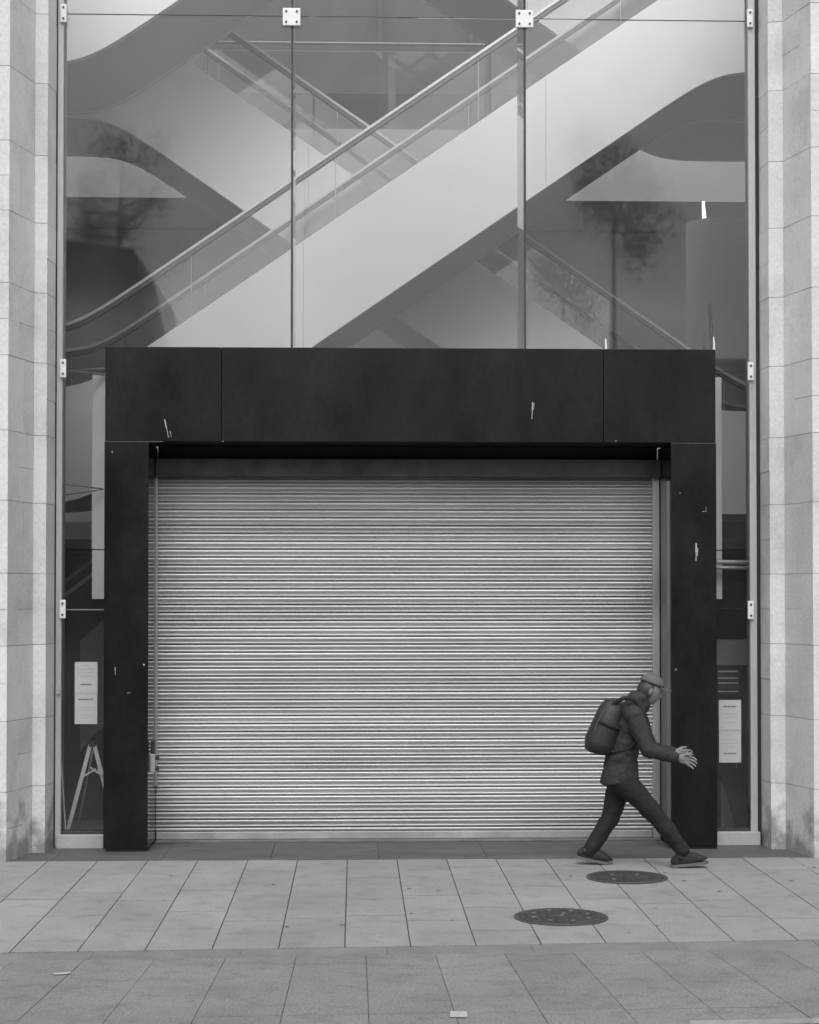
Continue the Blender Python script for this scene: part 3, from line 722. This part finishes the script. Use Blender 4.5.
def hand(wr, el, side):
    d = (wr-el).normalized(); up = Vector((0,0,1)); lat = d.cross(up).normalized()*side; up = lat.cross(d).normalized()*side
    if up.z < 0: up = -up
    C_(el, .036, wr, .024); C_(wr, .024, wr+d*.04, .022)
    for o_ in (.024, .008, -.008, -.024): C_(wr+d*.025+up*o_*.8, .016, wr+d*.085+up*o_, .0130)
    for k, ln in enumerate((.066, .076, .070, .054)):
        b0 = wr+d*.085+up*(.0315-.021*k); p1 = b0+d*ln*.50+lat*.010+up*(.003-.003*k); p2 = p1+d*ln*.26+lat*.014-up*.006; p3 = p2+d*ln*.12+lat*.014-up*.009
        C_(b0, .0090, p1, .0085); C_(p1, .0085, p2, .0078); C_(p2, .0078, p3, .0068)
    b0 = wr+d*.025+up*.018; p1 = b0+d*.030+up*.026+lat*.014; p2 = p1+d*.034+up*.008+lat*.016
    C_(b0, .014, p1, .011); C_(p1, .011, p2, .0085)
for s_, e_, w_, sd_ in ((sN, eN, wN, 1), (sF, eF, wF, -1)):
    C_(ub+(s_-ub)*.3, .07, s_, .052); C_(s_, .052, e_, .038); hand(w_, e_, sd_)
body = fuse('body', bm, M['skin'], per_, .0045, 1)
# clothes
bm = bmesh.new()
C_(Q(619.5,782), .155, Q(621,766), .140, 1.12); C_(Q(621,766), .138, waist, .128, 1.15); C_(waist, .128, chest, .135, 1.28); C_(chest, .135, ub, .112, 1.45); C_(ub, .10, Q(641,704), .078)
for s_, e_, w_ in ((sN, eN, wN), (sF, eF, wF)):
    C_(ub+(s_-ub)*.5, .085, s_, .078); C_(s_, .078, e_, .062); C_(e_, .062, e_.lerp(w_, .86), .046)
C_(Q(636,700), .075, Q(641,698), .070, 1.2)         # hood bunched behind the neck
for k in range(4):                                   # creases at the elbows
    for e_, w_ in ((eN, wN), (eF, wF)): C_(e_.lerp(w_, .12+.2*k)+Vector((0,0,-.012)), .052-.003*k, e_.lerp(w_, .15+.2*k)+Vector((0,0,.008)), .050-.003*k)
jk = fuse('jacket', bm, M['jacket'], per_, .010, 2, (.07, .022))
bm = bmesh.new(); bm.from_mesh(jk.data)              # open the hem
bmesh.ops.bisect_plane(bm, geom=bm.verts[:]+bm.edges[:]+bm.faces[:], plane_co=Q(620,781)-org, plane_no=Vector((.12,0,-1)), clear_outer=True)
bm.to_mesh(jk.data); bm.free()
so_ = jk.modifiers.new('t', 'SOLIDIFY'); so_.thickness = .012; so_.offset = -1; bpy.context.view_layer.update(); apply_mods(jk)
obj('hem_band', tube(bmesh.new(), [Q(620,781)+Vector((math.cos(a_)*.146, math.sin(a_)*.163, -.0+.0175*math.cos(a_))) for a_ in [2*math.pi*i/28 for i in range(29)]], .010, 6), M['trouser'], jk, smooth=True)
bm = bmesh.new()
C_(Q(621,768), .112, hipc, .124, 1.12); C_(hipc, .124, hipc+Vector((-.01,0,-.05)), .118, 1.15)
for s_, k_, a_ in ((1, rk, ra), (-1, fk, fa)):
    h_ = hipc+Vector((0, s_*.075, -.05)); C_(h_, .103, k_, .078); C_(k_, .078, a_.lerp(k_, .02), .060)
fuse('trousers', bm, M['trouser'], per_, .010, 2, (.08, .02))
def shoe(ank, toe, pitch, name='shoe'):
    bm = bmesh.new(); bmesh.ops.create_uvsphere(bm, u_segments=24, v_segments=14, radius=1)
    for v in bm.verts:
        x, y, z = v.co; hgt = .075 if x < -.1 else .075-.045*min(1, (x+.1)/1.0)
        wy = .047*(1-.12*math.cos(x*3)); v.co = Vector((x*.15+.06, y*wy, max(z, -.35)*hgt+.035))
    bmesh.ops.rotate(bm, verts=bm.verts, cent=(.0,0,0), matrix=Matrix.Rotation(pitch, 3, 'Y'))
    tube(bm, [Vector((-.02,0,.04)), Vector((-.01,0,.085))], .042, 14)
    bmesh.ops.translate(bm, verts=bm.verts, vec=ank); s_ = obj('shoe', bm, M['shoe'], per_, smooth=True)
    bm = bmesh.new(); bmesh.ops.create_cone(bm, cap_ends=True, segments=24, radius1=1, radius2=1, depth=.022)
    for v in bm.verts: v.co = Vector((v.co.x*.155+.06, v.co.y*.048*(1-.12*math.cos(v.co.x*3)), v.co.z+.0))
    bmesh.ops.rotate(bm, verts=bm.verts, cent=(0,0,0), matrix=Matrix.Rotation(pitch, 3, 'Y'))
    bmesh.ops.translate(bm, verts=bm.verts, vec=ank); obj('sole', bm, M['sole'], s_)
ra_, fa_ = Q(587,861,W*.8), Q(682,861,-W*.8)
shoe(Vector((ra_.x, ra_.y, .045)), None, R(12)); shoe(Vector((fa_.x, fa_.y, .022)), None, R(-6))
# backpack
bm = bmesh.new(); c0 = Q(605.5, 727); box(bm, -.12, .12, -.15, .15, -.23, .23, bev=.1)
for v in bm.verts: v.co.x *= 1-.25*max(0, v.co.z)/.24; v.co.y *= 1-.15*max(0, v.co.z)/.24
bmesh.ops.rotate(bm, verts=bm.verts, cent=(0,0,0), matrix=Matrix.Rotation(R(21), 3, 'Y')); bmesh.ops.translate(bm, verts=bm.verts, vec=c0)
bk = obj('backpack', bm, M['pack'], per_, smooth=True)
bm = bmesh.new(); box(bm, -.05, .05, -.11, .11, -.11, .09, bev=.045)
bmesh.ops.rotate(bm, verts=bm.verts, cent=(0,0,0), matrix=Matrix.Rotation(R(21), 3, 'Y')); bmesh.ops.translate(bm, verts=bm.verts, vec=Q(594.5, 739)); obj('pocket', bm, M['pack'], bk, smooth=True)
for s in (-1, 1):
    pts = [Q(612,705,s*.10), Q(624,697,s*.13), Q(637,700,s*.15), Q(645,716,s*.17), Q(641,738,s*.172), Q(628,750,s*.16), Q(612,752,s*.12)]
    pts = sum([[pts[i].lerp(pts[i+1], k/4) for k in range(4)] for i in range(len(pts)-1)], [])+[pts[-1]]
    for _ in range(3): pts = [pts[0]]+[(pts[i-1]+pts[i]*2+pts[i+1])/4 for i in range(1, len(pts)-1)]+[pts[-1]]
    obj('strap', tube(bmesh.new(), pts, .017, 8), M['trouser'], bk)
def bp(x, y, z): return c0+Matrix.Rotation(R(21), 3, 'Y') @ Vector((x, y, z))
for s in (-1, 1):
    obj('zip', tube(bmesh.new(), [bp(-.085, s*.118, -.14), bp(-.095, s*.122, 0), bp(-.080, s*.115, .13), bp(-.045, s*.085, .19)], .005, 6), M['pack_zip'], bk)
    obj('side_strap', tube(bmesh.new(), [bp(-.09, s*.135, .03), bp(0, s*.158, .02), bp(.09, s*.14, .03)], .011, 6), M['trouser'], bk)
obj('haul_loop', tube(bmesh.new(), [bp(.03, -.03, .21), bp(.035, -.02, .25), bp(.035, .02, .25), bp(.03, .03, .21)], .008, 6), M['trouser'], bk)
# hair and cap
bm = bmesh.new(); bmesh.ops.create_uvsphere(bm, u_segments=24, v_segments=16, radius=1)
for v in list(bm.verts):
    x, y, z = v.co; v.co = Vector((x*.094-.012, y*.082, z*.105-.004)) if True else v.co
dl = [v for v in bm.verts if (v.co.x > .028 or v.co.z < -.075)]; bmesh.ops.delete(bm, geom=dl, context='VERTS')
bmesh.ops.rotate(bm, verts=bm.verts, cent=(0,0,0), matrix=Matrix.Rotation(R(22), 3, 'Y')); bmesh.ops.translate(bm, verts=bm.verts, vec=head)
obj('hair', bm, M['hair'], per_, smooth=True)
bm = bmesh.new(); bmesh.ops.create_uvsphere(bm, u_segments=28, v_segments=16, radius=1)
for v in bm.verts: x, y, z = v.co; v.co = Vector((x*.104-.004, y*.086, max(z, 0)*.082+.052))
bmesh.ops.rotate(bm, verts=bm.verts, cent=(0,0,0), matrix=Matrix.Rotation(R(22), 3, 'Y')); bmesh.ops.translate(bm, verts=bm.verts, vec=head)
cp = obj('cap', bm, M['cap'], per_, smooth=True)
bm = bmesh.new(); bmesh.ops.create_cone(bm, cap_ends=True, segments=28, radius1=1, radius2=1, depth=.006)
for v in bm.verts: v.co = Vector((v.co.x*.075+.095, v.co.y*.075, v.co.z+.056-.10*(v.co.y*.075)**2/.0056*.1))
bmesh.ops.rotate(bm, verts=bm.verts, cent=(0,0,0), matrix=Matrix.Rotation(R(22), 3, 'Y')); bmesh.ops.translate(bm, verts=bm.verts, vec=head)
obj('peak', bm, M['cap'], cp)
